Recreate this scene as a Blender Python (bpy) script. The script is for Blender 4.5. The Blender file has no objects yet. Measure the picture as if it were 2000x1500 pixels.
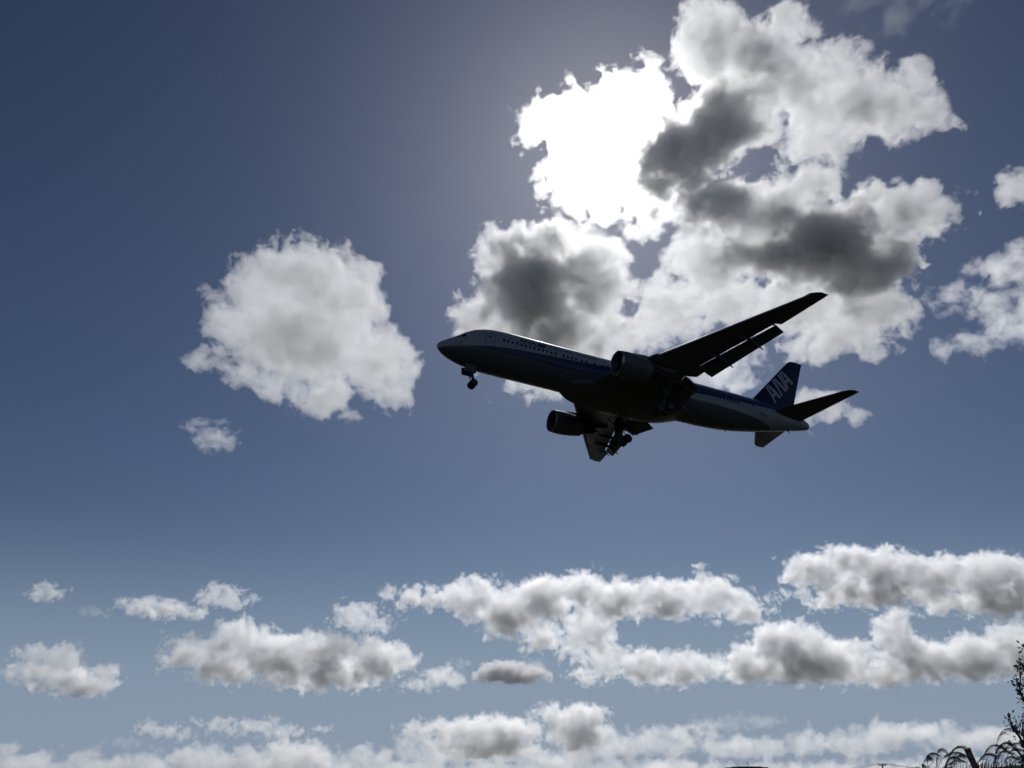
import bpy, bmesh, math, random
import numpy as np
from mathutils import Vector, Matrix
S = bpy.context.scene
R = math.radians
rnd = random.Random(7)

# ------------------------------------------------------------------ camera
FPX, PITCH = 1600.0, 25.6            # focal length in pixels of the 2000 px wide photo, upward tilt
EYE = Vector((0, 0, 1.6))
CM = Matrix.Rotation(R(90 + PITCH), 3, 'X')
cd = bpy.data.cameras.new('camera')
cam = bpy.data.objects.new('camera', cd)
S.collection.objects.link(cam)
S.camera = cam
cd.sensor_width = 36
cd.lens = 36 * FPX / 2000
cd.clip_start = 0.1
cd.clip_end = 80000
cam.location = EYE
cam.rotation_euler = (R(90 + PITCH), 0, 0)

def ray(u, v):                       # direction through a pixel of the photo, forward component 1
    return CM @ Vector(((u - 1000) / FPX, (750 - v) / FPX, -1))
def at(u, v, y):                     # the point of that ray y metres north of the camera
    r = ray(u, v)
    return EYE + r * (y / r.y)

# ------------------------------------------------------------------ sun, sky, exposure
EXPO = -0.35
SUN = ray(1180, 272).normalized()
EL, AZ = math.asin(SUN.z), math.atan2(SUN.x, SUN.y)
w = bpy.data.worlds.new("World")
S.world = w
w.use_nodes = True
nt = w.node_tree
bg = nt.nodes['Background']
sky = nt.nodes.new('ShaderNodeTexSky')
sky.sky_type = 'NISHITA'
sky.sun_disc = False
sky.sun_elevation, sky.sun_rotation = EL, AZ
sky.air_density, sky.dust_density, sky.ozone_density = 1.0, 0.52, 1.0
def wn(t, **k):
    n = nt.nodes.new(t)
    for a, b in k.items(): setattr(n, a, b)
    return n
m1 = wn('ShaderNodeVectorMath', operation='SCALE'); m1.inputs['Scale'].default_value = 0.08   # overall level before grading
gm = wn('ShaderNodeGamma'); gm.inputs[1].default_value = 1.5
m2 = wn('ShaderNodeVectorMath', operation='SCALE'); m2.inputs['Scale'].default_value = 0.44 / (0.1 * 2 ** EXPO)
tc = wn('ShaderNodeTexCoord'); sp = wn('ShaderNodeSeparateXYZ')
mr = wn('ShaderNodeMapRange', interpolation_type='SMOOTHERSTEP')
for i, v in enumerate((0.0, 0.30, 0.92, 0.0)): mr.inputs[1 + i].default_value = v
hz = wn('ShaderNodeMix', data_type='RGBA')
k_ = 1 / (0.1 * 2 ** EXPO)
hz.inputs['B'].default_value = (.245 * k_, .315 * k_, .425 * k_, 1)     # pale moist air low over the horizon
L = nt.links.new
tn = wn('ShaderNodeVectorMath', operation='MULTIPLY'); tn.inputs[1].default_value = (.93, .985, 1.06)     # a touch cooler
L(sky.outputs[0], tn.inputs[0]); L(tn.outputs[0], m1.inputs[0]); L(m1.outputs[0], gm.inputs[0]); L(gm.outputs[0], m2.inputs[0])
L(tc.outputs['Generated'], sp.inputs[0]); L(sp.outputs['Z'], mr.inputs['Value'])
hs = wn('ShaderNodeHueSaturation'); hs.inputs['Saturation'].default_value = .9
L(m2.outputs[0], hs.inputs['Color']); L(hs.outputs[0], hz.inputs['A']); L(mr.outputs[0], hz.inputs['Factor']); L(hz.outputs['Result'], bg.inputs[0])
bg.inputs[1].default_value = 0.1
sl = bpy.data.lights.new('sun', 'SUN')
sl.energy, sl.angle, sl.color = 5.0, R(0.5), (1, .98, .95)
so = bpy.data.objects.new('sun', sl)
S.collection.objects.link(so)
so.rotation_euler = SUN.to_track_quat('Z', 'Y').to_euler()
S.view_settings.view_transform = 'Standard'
S.view_settings.look = 'None'
S.view_settings.exposure = EXPO
S.view_settings.gamma = 1
c = S.cycles
c.volume_bounces, c.max_bounces, c.transparent_max_bounces = 7, 12, 32
c.volume_step_rate = 1.8
c.use_adaptive_sampling, c.adaptive_threshold = True, 0.04
c.use_denoising = True
c.caustics_reflective = c.caustics_refractive = False

# ------------------------------------------------------------------ helpers
def tag(o, label=None, cat=None, group=None, kind=None):
    for k, v in (('label', label), ('category', cat), ('group', group), ('kind', kind)):
        if v: o[k] = v
    return o
def empty(name, loc=(0, 0, 0)):
    o = bpy.data.objects.new(name, None)
    o.location = loc
    S.collection.objects.link(o)
    return o
def link(name, me, mat, parent=None, smooth=None):
    o = bpy.data.objects.new(name, me)
    S.collection.objects.link(o)
    for m in (mat if isinstance(mat, (list, tuple)) else [mat]): me.materials.append(m)
    if parent: o.parent = parent
    if smooth is not None:
        me.shade_smooth()
        me.set_sharp_from_angle(angle=R(smooth))
    return o
class MB:                            # collects vertices and faces of ONE mesh
    def __init__(s): s.v, s.f = [], []
    def add(s, V, F):
        n = len(s.v); s.v += [tuple(p) for p in V]; s.f += [tuple(i + n for i in q) for q in F]
    def grid(s, rows, close=True, cap0=False, cap1=False):
        n, m = len(rows), len(rows[0]); V = [p for r_ in rows for p in r_]; F = []
        for i in range(n - 1):
            for j in range(m if close else m - 1):
                k = (j + 1) % m
                F.append((i * m + j, i * m + k, (i + 1) * m + k, (i + 1) * m + j))
        if cap0: F.append(tuple(range(m))[::-1])
        if cap1: F.append(tuple((n - 1) * m + j for j in range(m)))
        s.add(V, F)
    def tube(s, pts, rad, n=8):
        pts = [Vector(p) for p in pts]
        if not isinstance(rad, (list, tuple)): rad = [rad] * len(pts)
        rows = []
        for i, p in enumerate(pts):
            t = (pts[min(i + 1, len(pts) - 1)] - pts[max(i - 1, 0)]).normalized()
            a = t.cross(Vector((0.13, 0.37, 0.92)) if abs(t.z) < .9 else Vector((1, 0.1, 0))).normalized(); b = t.cross(a)
            rows.append([p + (a * math.cos(q) + b * math.sin(q)) * rad[i] for q in [2 * math.pi * k / n for k in range(n)]])
        s.grid(rows, True, True, True)
    def box(s, c_, h, M=None):
        V = [Vector((x, y, z)) for x in (-h[0], h[0]) for y in (-h[1], h[1]) for z in (-h[2], h[2])]
        V = [(M @ p if M else p) + Vector(c_) for p in V]
        s.add(V, [(0, 1, 3, 2), (4, 6, 7, 5), (0, 4, 5, 1), (2, 3, 7, 6), (0, 2, 6, 4), (1, 5, 7, 3)])
    def lathe_x(s, prof, c_, n=40, cap=False):  # prof: (x, r) about an axis along x through c_
        s.grid([[(x + c_[0], c_[1] + r_ * math.cos(2 * math.pi * k / n), c_[2] + r_ * math.sin(2 * math.pi * k / n)) for k in range(n)] for x, r_ in prof], True, cap, cap)
    def lathe_y(s, prof, c_, n=28):
        s.grid([[(c_[0] + r_ * math.cos(2 * math.pi * k / n), y + c_[1], c_[2] + r_ * math.sin(2 * math.pi * k / n)) for k in range(n)] for y, r_ in prof], True, True, True)
    def mesh(s, name):
        me = bpy.data.meshes.new(name); me.from_pydata(s.v, [], s.f); me.validate()
        b = bmesh.new(); b.from_mesh(me); bmesh.ops.recalc_face_normals(b, faces=b.faces); b.to_mesh(me); b.free()
        return me
    def build(s, name, mat, parent=None, smooth=35): return link(name, s.mesh(name), mat, parent, smooth)

def mat(name, col, rough=.5, metal=0.0, coat=0.0, vary=.12, scale=3.0, bump=0.0, spec=.5):
    m = bpy.data.materials.new(name); m.use_nodes = True
    t = m.node_tree; b = t.nodes['Principled BSDF']
    tcn = t.nodes.new('ShaderNodeTexCoord'); nz = t.nodes.new('ShaderNodeTexNoise')
    nz.inputs['Scale'].default_value = scale; nz.inputs['Detail'].default_value = 5
    mx = t.nodes.new('ShaderNodeMix'); mx.data_type = 'RGBA'
    mx.inputs['A'].default_value = tuple(x * (1 - vary) for x in col) + (1,)
    mx.inputs['B'].default_value = tuple(min(1, x * (1 + vary)) for x in col) + (1,)
    t.links.new(tcn.outputs['Object'], nz.inputs['Vector']); t.links.new(nz.outputs['Fac'], mx.inputs['Factor'])
    t.links.new(mx.outputs['Result'], b.inputs['Base Color'])
    b.inputs['Roughness'].default_value = rough; b.inputs['Metallic'].default_value = metal
    b.inputs['Coat Weight'].default_value = coat; b.inputs['Specular IOR Level'].default_value = spec
    if bump:
        bn = t.nodes.new('ShaderNodeBump'); bn.inputs['Strength'].default_value = bump
        t.links.new(nz.outputs['Fac'], bn.inputs['Height']); t.links.new(bn.outputs[0], b.inputs['Normal'])
    return m

def pchip(xs, ys):
    xs, ys = np.array(xs, float), np.array(ys, float)
    h = np.diff(xs); d = np.diff(ys) / h; m = np.zeros(len(xs)); m[0], m[-1] = d[0], d[-1]
    for i in range(1, len(xs) - 1):
        if d[i - 1] * d[i] > 0:
            w1, w2 = 2 * h[i] + h[i - 1], h[i] + 2 * h[i - 1]
            m[i] = (w1 + w2) / (w1 / d[i - 1] + w2 / d[i])
    def f(x):
        x = min(max(x, xs[0]), xs[-1]); i = min(int(np.searchsorted(xs, x, side='right')) - 1, len(xs) - 2)
        t = (x - xs[i]) / h[i]
        return float((1 + 2 * t) * (1 - t) ** 2 * ys[i] + t * (1 - t) ** 2 * h[i] * m[i] + t * t * (3 - 2 * t) * ys[i + 1] + t * t * (t - 1) * h[i] * m[i + 1])
    return f

# ------------------------------------------------------------------ ground and embankment
soil = mat('dry_grass_soil', (.03, .032, .016), .95, vary=.45, scale=.7, bump=.4)
g = MB(); n = 40
ext = [-30000, -8000, -2000, -500, -100, -30, -10, 0, 10, 30, 100, 500, 2000, 8000, 30000]
g.grid([[(x, y, 0) for x in ext] for y in ext], False)
tag(g.build('ground', soil), kind='structure')
def bank(x, y):                      # grassy embankment to the right of the camera
    s = 1 / (1 + math.exp(-(x - 2.35) * 2.1))
    d = (y - 8.2) / 3.2
    return 1.735 * s * math.exp(-d * d * .9) + .012 * math.sin(x * 5.1 + y) + .01 * math.sin(y * 7 + x * 2.3) - .03
eb = MB()
eb.grid([[(x, y, bank(x, y)) for x in np.linspace(-2, 16, 60)] for y in np.linspace(1.5, 16, 50)], False)
tag(eb.build('embankment', soil), kind='structure')

# ------------------------------------------------------------------ clouds: real scattering volumes, far away
def cloud_mat(name, dens, g_=.5, fwd=.1, col=(.988, .991, .997)):
    """water droplets: a broad scattering lobe plus the narrow forward lobe that makes the silver lining"""
    m = bpy.data.materials.new(name); m.use_nodes = True
    t = m.node_tree; t.nodes.clear()
    o = t.nodes.new('ShaderNodeOutputMaterial'); mx = t.nodes.new('ShaderNodeMixShader'); mx.inputs[0].default_value = fwd
    a = t.nodes.new('ShaderNodeAttribute'); a.attribute_name = 'density'
    k = t.nodes.new('ShaderNodeMath'); k.operation = 'MULTIPLY'; k.inputs[1].default_value = dens
    t.links.new(a.outputs['Fac'], k.inputs[0])
    for i, an in ((1, g_), (2, .94)):
        v = t.nodes.new('ShaderNodeVolumeScatter'); v.inputs['Anisotropy'].default_value = an; v.inputs['Color'].default_value = col + (1,)
        t.links.new(k.outputs[0], v.inputs['Density']); t.links.new(v.outputs[0], mx.inputs[i])
    ab = t.nodes.new('ShaderNodeVolumeAbsorption'); ab.inputs['Color'].default_value = col + (1,); t.links.new(k.outputs[0], ab.inputs['Density'])
    ad = t.nodes.new('ShaderNodeAddShader'); t.links.new(mx.outputs[0], ad.inputs[0]); t.links.new(ab.outputs[0], ad.inputs[1])
    t.links.new(ad.outputs[0], o.inputs['Volume'])
    return m
def cloud(name, blobs, D, material, vox=1.85, amp=.6, wl=90, seed=0, sharp=1.35, rough=.62, bias=.12, thick=1.0, pw=1.3, cores=(), puff=.25, soft=.12, ew=.3):
    """blobs: (u, v, rx, ry, depth): lobes of the cloud, in photo pixels, D metres away"""
    uc = sum(b[0] for b in blobs) / len(blobs); vc = sum(b[1] for b in blobs) / len(blobs)
    Fd = ray(uc, vc).normalized(); X = Fd.cross(Vector((0, 0, 1))).normalized(); Y = X.cross(Fd)
    s = D / FPX * Fd.dot(CM @ Vector((0, 0, -1)))
    Lb = []
    for (u, v, rx, ry, dz) in blobs:
        r = ray(u, v); q = r * (D / r.dot(Fd)) - Fd * D
        Lb.append((q.dot(X) / s, q.dot(Y) / s, rx, ry, dz * thick))
    pad = 1 + bias + .35
    e = lambda r_: r_ * 1.0 + wl * (amp * .4 + bias + puff * .3)
    mn = [min(b[i] - e(b[2 + i]) for b in Lb) for i in (0, 1)] + [min(-e(b[4]) for b in Lb)]
    mx = [max(b[i] + e(b[2 + i]) for b in Lb) for i in (0, 1)] + [max(e(b[4]) for b in Lb)]
    gr = bpy.data.node_groups.new('cloud_shape', 'GeometryNodeTree')
    gr.interface.new_socket('Geometry', in_out='OUTPUT', socket_type='NodeSocketGeometry')
    N, lk = gr.nodes, gr.links.new
    out = N.new('NodeGroupOutput'); cube = N.new('GeometryNodeVolumeCube'); pos = N.new('GeometryNodeInputPosition')
    cube.inputs['Min'].default_value = mn; cube.inputs['Max'].default_value = mx
    for i, k in enumerate(('Resolution X', 'Resolution Y', 'Resolution Z')):
        cube.inputs[k].default_value = max(8, int((mx[i] - mn[i]) / (vox if i < 2 else vox * 1.4)))
    def ma(op, *a):
        nd = N.new('ShaderNodeMath'); nd.operation = op
        for i, x in enumerate(a):
            if isinstance(x, (int, float)): nd.inputs[i].default_value = x
            else: lk(x, nd.inputs[i])
        return nd.outputs[0]
    def vm(op, a, b=None):
        nd = N.new('ShaderNodeVectorMath'); nd.operation = op
        for i, x in enumerate((a, b)):
            if x is None: continue
            if isinstance(x, (tuple, list)): nd.inputs[i].default_value = x
            else: lk(x, nd.inputs[i])
        return nd.outputs['Value'] if op == 'LENGTH' else nd.outputs['Vector']
    def noise(p, scale, det, ro, col=False):
        nd = N.new('ShaderNodeTexNoise'); nd.noise_dimensions = '3D'; nd.normalize = False; lk(p, nd.inputs['Vector'])
        for k, x in (('Scale', scale), ('Detail', det), ('Roughness', ro)): nd.inputs[k].default_value = x
        return nd.outputs['Color' if col else 'Fac']
    p = pos.outputs[0]
    po = vm('ADD', p, (seed * 331.7, seed * 97.3, seed * 51.1))
    f = None
    for (x, y, rx, ry, dz) in Lb:
        d = vm('MULTIPLY', vm('SUBTRACT', p, (x, y, 0)), (1 / rx, 1 / ry, 1 / dz))
        d = ma('MULTIPLY', ma('SUBTRACT', 1, vm('LENGTH', d)), min(rx, ry) / wl)
        f = d if f is None else ma('SMOOTH_MAX', f, d, .2)
    # billows: fractal noise whose coordinates are themselves swirled a little
    wv = noise(po, 1 / (wl * .8), 2, .5, True)
    nd = N.new('ShaderNodeVectorMath'); nd.operation = 'SCALE'; nd.inputs['Scale'].default_value = wl * .22; lk(wv, nd.inputs[0])
    pw_ = vm('ADD', po, nd.outputs[0])
    fb = noise(pw_, 1 / wl, 8, rough)
    f = ma('ADD', f, ma('MULTIPLY', fb, amp))
    vo = N.new('ShaderNodeTexVoronoi'); vo.feature = 'F1'; lk(pw_, vo.inputs['Vector'])      # rounded cauliflower heads
    for k, x in (('Scale', 2.2 / wl), ('Detail', 2.0), ('Roughness', .55)): vo.inputs[k].default_value = x
    f = ma('ADD', f, ma('MULTIPLY', ma('SUBTRACT', .5, vo.outputs['Distance']), puff))
    f = ma('ADD', f, bias)
    def clamp(x):
        cl = N.new('ShaderNodeClamp'); lk(x, cl.inputs[0]); return cl.outputs[0]
    edge = clamp(ma('DIVIDE', f, soft)); deep = ma('POWER', clamp(ma('DIVIDE', f, sharp)), pw)
    dens = ma('ADD', ma('MULTIPLY', edge, ew), ma('MULTIPLY', deep, 1 - ew))
    fc = None
    for (u, v, rx, ry, dz, k) in cores:      # wetter, denser hearts
        r = ray(u, v); q = r * (D / r.dot(Fd)) - Fd * D
        d = vm('MULTIPLY', vm('SUBTRACT', p, (q.dot(X) / s, q.dot(Y) / s, 0)), (1 / rx, 1 / ry, 1 / dz))
        d = ma('MULTIPLY', ma('POWER', clamp(ma('MULTIPLY', ma('ADD', ma('SUBTRACT', 1.2, vm('LENGTH', d)), ma('MULTIPLY', fb, 1.3)), .95)), 2.0), k)
        fc = d if fc is None else ma('MAXIMUM', fc, d)
    if fc is not None: dens = ma('MULTIPLY', dens, ma('ADD', 1, fc))
    lk(dens, cube.inputs['Density'])
    lk(cube.outputs[0], out.inputs[0])
    sm = N.new('GeometryNodeSetMaterial'); sm.inputs['Material'].default_value = material
    lk(cube.outputs[0], sm.inputs[0]); lk(sm.outputs[0], out.inputs[0])
    vd = bpy.data.volumes.new(name); vd.materials.append(material)
    o = bpy.data.objects.new(name, vd); S.collection.objects.link(o)
    o.matrix_world = Matrix.Translation(EYE + Fd * D) @ Matrix((X, Y, -Fd)).transposed().to_4x4() @ Matrix.Scale(s, 4)
    o.modifiers.new('shape', 'NODES').node_group = gr
    return o
white = cloud_mat('cloud_droplets', .066, .3, .075, (.986, .988, .993))
thin = cloud_mat('thin_cloud_droplets', .026, .5, .07)
low = cloud_mat('low_cloud_droplets', .075, .5, .05, (.990, .993, .999))
far = cloud_mat('far_cloud_droplets', .085, .5, .05, (.990, .993, .999))
HI, LO, LOW = 'cumulus clouds high in the sky', 'cumulus clouds in the row above the horizon', 'small clouds close to the horizon'
CL = [
 (HI, 'round bright cloud standing alone left of the airliner', white, 3000, dict(wl=50, seed=1, amp=.5, thick=.52, cores=[(630,700,70,60,50,0.25)]),
  [(600,545,125,82,70),(520,565,80,62,50),(680,585,80,92,60),(590,655,160,105,75),(470,640,66,66,45),(735,705,82,78,55),(630,770,80,50,45),(515,745,66,44,35),(440,695,40,24,20),(396,704,30,14,12),(430,582,26,12,10),(765,760,50,44,30)]),
 (HI, 'small ragged puff below the round lone cloud', thin, 3100, dict(wl=30, vox=1.9, seed=2, amp=.75), [(402,842,34,24,16),(430,850,26,20,14),(425,872,22,16,12),(408,868,22,14,10)]),
 (HI, 'heart shaped grey and white cloud just above the airliner nose', white, 2900, dict(wl=50, seed=3, cores=[(1030,540,80,90,110,1.15),(1090,610,70,65,90,1.15)]),
  [(1085,475,60,58,45),(1000,500,66,62,50),(1040,560,95,88,110),(1080,600,60,60,90),(1150,540,82,100,60),(945,618,66,42,40),(1070,650,150,65,60),(1195,620,45,70,35),(1150,690,90,45,40),(1060,752,80,26,22)]),
 (HI, 'largest cloud, dazzling white where it hides the sun', white, 3200, dict(wl=54, seed=4, cores=[(1330,310,85,75,120,1.66),(1395,250,65,65,110,1.66),(1290,355,50,32,90,1.66),(1200,190,28,22,40,1.30),(1470,140,50,38,60,0.65),(1720,205,60,28,50,0.50)]),
  [(1075,235,78,56,26),(1150,255,120,100,30),(1045,222,38,34,18),(1130,335,85,78,30),(1235,230,90,90,30),(1222,175,76,56,26),(1180,390,58,50,26),(1215,340,80,70,28),(1275,400,76,60,28),(1250,440,44,34,18),
   (1330,305,85,72,120),(1400,250,75,68,100),(1290,352,60,36,80),(1390,95,72,78,55),(1370,35,45,42,30),(1475,115,80,70,60),(1530,60,45,55,38),(1455,195,100,72,55),(1460,255,60,36,30),(1560,235,62,38,32),(1522,236,44,36,28),(1560,160,72,72,50),
   (1650,200,100,72,48),(1740,215,82,60,40),(1800,228,46,36,24),(1675,112,30,34,16),(1620,262,85,45,34),(1770,155,36,30,18)]),
 (HI, 'wide cloud with a dark grey middle behind the raised wing', white, 2800, dict(wl=52, seed=5, cores=[(1600,470,115,62,130,1.66),(1690,525,75,48,120,1.66),(1510,490,95,42,90,1.30),(1405,400,58,40,90,1.30)]),
  [(1560,385,75,60,45),(1400,400,70,50,85),(1480,425,90,60,70),(1600,475,115,74,130),(1680,525,80,58,110),(1500,485,105,58,80),(1740,420,85,62,48),(1815,412,60,46,30),(1390,505,92,82,46),(1320,590,78,72,34),(1420,585,72,62,32),(1265,645,52,52,24),(1700,595,75,60,45),(1640,655,95,50,36),(1740,602,42,32,26),(1550,600,95,62,40)]),
 (HI, 'white puffs of cloud showing under the raised wing before the tail fin', thin, 3300, dict(wl=38, vox=2.4, seed=6), [(1415,735,58,34,26),(1450,700,40,30,20),(1390,760,36,18,14)]),
 (HI, 'white cloud scrap behind the tailplane and tail fin', white, 3300, dict(wl=45, vox=2.2, seed=7), [(1585,782,42,30,20),(1640,800,36,28,22),(1610,815,40,20,16)]),
 (HI, 'cloud cut by the right edge with only its left end showing', white, 3100, dict(wl=38, vox=2.5, seed=8), [(1995,362,44,34,24),(2040,350,50,40,30)]),
 (HI, 'torn wispy cloud by the right edge beside the wing tip', thin, 3100, dict(wl=40, vox=2.4, seed=9, amp=.7),
  [(1965,530,55,36,28),(2010,510,60,40,30),(1880,580,46,28,20),(1935,600,50,32,24),(1895,665,55,24,18),(1965,640,52,36,26),(2020,620,40,50,26)]),
 (HI, 'faint thin veil of cloud at the top edge right of the largest cloud', cloud_mat('veil_droplets', .003), 3400, dict(wl=46, vox=4, seed=10, amp=.7), [(1770,15,60,30,18),(1850,14,34,24,14),(1710,-5,50,20,14)]),
 # row above the horizon
 (LO, 'small flat cloud at the left edge, highest of the low ones', low, 9000, dict(sharp=1.0, amp=.5, puff=.6, soft=.07, ew=.42, wl=26, vox=1.75, seed=11, thick=.8), [(75,1158,26,13,14),(105,1156,28,14,14)]),
 (LO, 'white wedge shaped cloud left of the long low cloud', low, 9000, dict(sharp=1.0, amp=.5, puff=.6, soft=.07, ew=.42, wl=23, vox=1.75, seed=12, thick=.8), [(290,1185,52,18,22),(320,1188,48,20,22),(270,1190,34,14,16),(375,1195,30,15,14)]),
 (LO, 'slim white cloud tapering to the right above the long low cloud', low, 9000, dict(sharp=1.0, amp=.5, puff=.6, soft=.07, ew=.42, wl=28, vox=1.75, seed=13, thick=.8), [(425,1160,42,17,18),(450,1170,34,15,15),(482,1166,22,8,8)]),
 (LO, 'tiny white cloud fleck between the flat and the wedge shaped clouds', thin, 9000, dict(wl=18, vox=1.75, seed=14), [(188,1196,22,10,9)]),
 (LO, 'double humped cloud near the lower left corner', low, 8500, dict(sharp=1.0, amp=.5, puff=.6, soft=.07, ew=.42, wl=27, vox=1.75, seed=15, thick=.8), [(68,1278,38,20,18),(125,1285,36,32,28),(95,1312,75,26,26),(150,1330,80,30,34),(200,1325,34,30,24),(50,1312,40,22,18)]),
 (LO, 'long billowing cloud with grey base left of centre', low, 8500, dict(sharp=1.0, amp=.5, puff=.6, soft=.07, ew=.42, wl=33, vox=1.75, seed=16, thick=.8), [(385,1275,66,36,32),(470,1252,60,44,38),(545,1280,90,46,46),(640,1280,80,46,48),(735,1288,70,42,42),(620,1318,130,28,44),(440,1300,80,34,36),(780,1295,38,22,20)]),
 (LO, 'smooth white cloud hanging above the right end of the long billowing cloud', low, 8800, dict(sharp=1.0, amp=.5, puff=.6, soft=.07, ew=.42, wl=25, vox=1.75, seed=17, thick=.7), [(695,1203,52,26,22),(735,1220,34,18,16),(665,1200,26,18,14)]),
 (LO, 'widest low cloud with ragged white top below the airliner engine', low, 8600, dict(sharp=1.0, amp=.5, puff=.6, soft=.07, ew=.42, wl=33, vox=1.75, seed=18, thick=.8), [(815,1168,50,26,24),(925,1165,72,40,36),(1000,1195,80,52,48),(1060,1170,62,46,56),(1140,1152,54,38,42),(1210,1170,82,40,46),(1300,1168,82,40,46),(1390,1168,72,42,40),(1450,1188,54,30,26),(1150,1232,58,50,30),(1125,1272,38,28,18),(1060,1240,52,30,28),(765,1165,28,16,14),(1370,1125,22,16,12)]),
 (LO, 'little dark grey cloud with flat base near the centre bottom', cloud_mat('shade_tinted_droplets', .2, .3, .0, (.86, .87, .89)), 7000, dict(wl=26, vox=1.75, seed=19, thick=1.6, amp=.35), [(985,1310,40,15,30),(1010,1318,56,10,30),(960,1320,26,7,16)]),  # grey absorbing colour stands in for the shade of another cloud
 (LO, 'pale tuft of cloud touching the little dark grey cloud', thin, 9500, dict(wl=20, vox=1.75, seed=20), [(1045,1306,22,18,14)]),
 (LO, 'small grey topped cloud right of the long billowing cloud', low, 9000, dict(sharp=1.0, amp=.5, puff=.6, soft=.07, ew=.42, wl=23, vox=1.75, seed=21, thick=.8), [(865,1322,38,22,24),(830,1335,40,14,14),(890,1330,22,14,16)]),
 (LO, 'tiny white cloud above the small grey topped cloud', thin, 9000, dict(wl=16, vox=1.75, seed=22), [(898,1296,20,9,8)]),
 (LO, 'low cloud with three round humps below the widest low cloud', low, 9500, dict(sharp=1.0, amp=.5, puff=.6, soft=.07, ew=.42, wl=27, vox=1.75, seed=23, thick=.8), [(1188,1288,38,30,24),(1150,1318,48,16,18),(1260,1300,60,36,36),(1340,1305,64,34,36),(1400,1300,28,22,18),(1290,1325,70,14,24)]),
 (LO, 'domed cloud with a dark belly left of the tall cloud column', low, 9000, dict(sharp=1.0, amp=.5, puff=.6, soft=.07, ew=.42, wl=30, vox=1.75, seed=24, thick=.9), [(1460,1288,44,36,28),(1535,1258,72,46,48),(1580,1290,90,44,64),(1500,1308,92,26,48),(1445,1315,26,16,12)]),
 (LO, 'cloud with a tall column reaching up, lowest at the right edge', low, 9300, dict(sharp=1.0, amp=.5, puff=.6, soft=.07, ew=.42, wl=31, vox=1.75, seed=25, thick=.8), [(1660,1285,60,40,36),(1745,1245,42,58,40),(1800,1290,92,42,54),(1900,1285,92,44,54),(1975,1262,62,42,40),(1720,1320,90,22,36),(1990,1290,60,34,44),(2050,1280,60,40,40)]),
 (LO, 'thick upper cloud at the right edge with a dark underside', low, 8300, dict(sharp=1.0, amp=.5, puff=.6, soft=.07, ew=.42, wl=33, vox=1.75, seed=26, thick=.85), [(1590,1115,62,40,36),(1650,1095,62,36,36),(1725,1112,80,44,46),(1700,1152,115,34,60),(1820,1128,92,42,46),(1930,1125,92,46,46),(1950,1168,75,36,64),(1860,1172,85,24,36),(2030,1140,70,50,54),(1560,1160,40,14,14)]),
 # closest to the horizon
 (LOW, 'short flat cloud low on the left, left of the long thin one', far, 15000, dict(sharp=1.0, amp=.5, puff=.6, soft=.07, ew=.42, wl=22, vox=2, seed=27, thick=.8), [(295,1422,30,12,12),(330,1428,34,14,14),(358,1437,20,7,8)]),
 (LOW, 'long thin cloud with two humps low on the left', far, 15000, dict(sharp=1.0, amp=.5, puff=.6, soft=.07, ew=.42, wl=24, vox=2, seed=28, thick=.8), [(430,1418,42,15,15),(505,1420,42,15,16),(550,1428,46,13,14),(470,1426,60,8,10)]),
 (LOW, 'tiny cloud right of the long thin two humped one', far, 15000, dict(sharp=1.0, amp=.5, puff=.6, soft=.07, ew=.42, wl=16, vox=2, seed=29), [(628,1424,22,8,8)]),
 (LOW, 'pale lens shaped cloud under the short flat cloud', thin, 15000, dict(wl=18, vox=2, seed=30), [(240,1448,28,8,8)]),
 (LOW, 'broad grey cloud with bumpy white rim low in the centre', far, 14000, dict(sharp=1.0, amp=.5, puff=.6, soft=.07, ew=.42, wl=26, vox=2, seed=31, thick=1.1), [(840,1425,60,18,16),(910,1425,70,24,30),(980,1430,80,30,44),(950,1452,110,26,46),(870,1440,26,26,24)]),
 (LOW, 'rounded cloud tower right of the broad grey cloud', far, 14000, dict(sharp=1.0, amp=.5, puff=.6, soft=.07, ew=.42, wl=25, vox=2, seed=32, thick=1.1), [(1090,1398,54,22,24),(1140,1400,48,26,32),(1130,1430,54,34,48),(1175,1432,26,26,20)]),
 (LOW, 'thin streak of cloud low above the flat roofed building', cloud_mat('streak_droplets', .02), 15000, dict(wl=23, vox=2.2, seed=33), [(1420,1412,66,10,14),(1460,1408,60,7,12)]),
 (LOW, 'cloud tower rising from the bank left of the broad grey cloud', far, 13500, dict(sharp=1.0, amp=.5, puff=.6, soft=.07, ew=.42, wl=28, vox=2, seed=34), [(560,1470,30,24,22),(590,1475,36,28,24),(560,1495,50,26,28)]),
]
for grp, lab, m_, D, kw, bl in CL:
    if grp != HI: kw.setdefault('bias', .2)
    if grp != HI and len(bl) > 3:
        kw['cores'] = [(u, v + .38 * ry, rx * .8, ry * .55, dz * 1.1, 1.0 if grp == LO else .4) for u, v, rx, ry, dz in bl if rx > 40]
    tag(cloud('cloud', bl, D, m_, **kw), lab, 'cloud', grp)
bankc = []
r2 = random.Random(3)
for u in range(-30, 2060, 46):
    top = 1478 + 8 * math.sin(u * .013) + (13 if u < 500 else 0) - (20 if u > 1150 else 0) - (14 if u > 1500 else 0)
    bankc.append((u + r2.uniform(-15, 15), top + r2.uniform(-8, 10), r2.uniform(36, 62), r2.uniform(16, 28), r2.uniform(18, 34)))
    bankc.append((u, 1512, 60, 26, 30))
for i in range(3):                   # the pale bank along the horizon, in three stretches
    seg = [b for b in bankc if i * 690 - 60 <= b[0] < (i + 1) * 690 - 60]
    tag(cloud('cloud_bank', seg, 17000, cloud_mat('bank_droplets', .06, .5, .05), wl=36, vox=2.2, seed=40 + i), kind='stuff')

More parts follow.
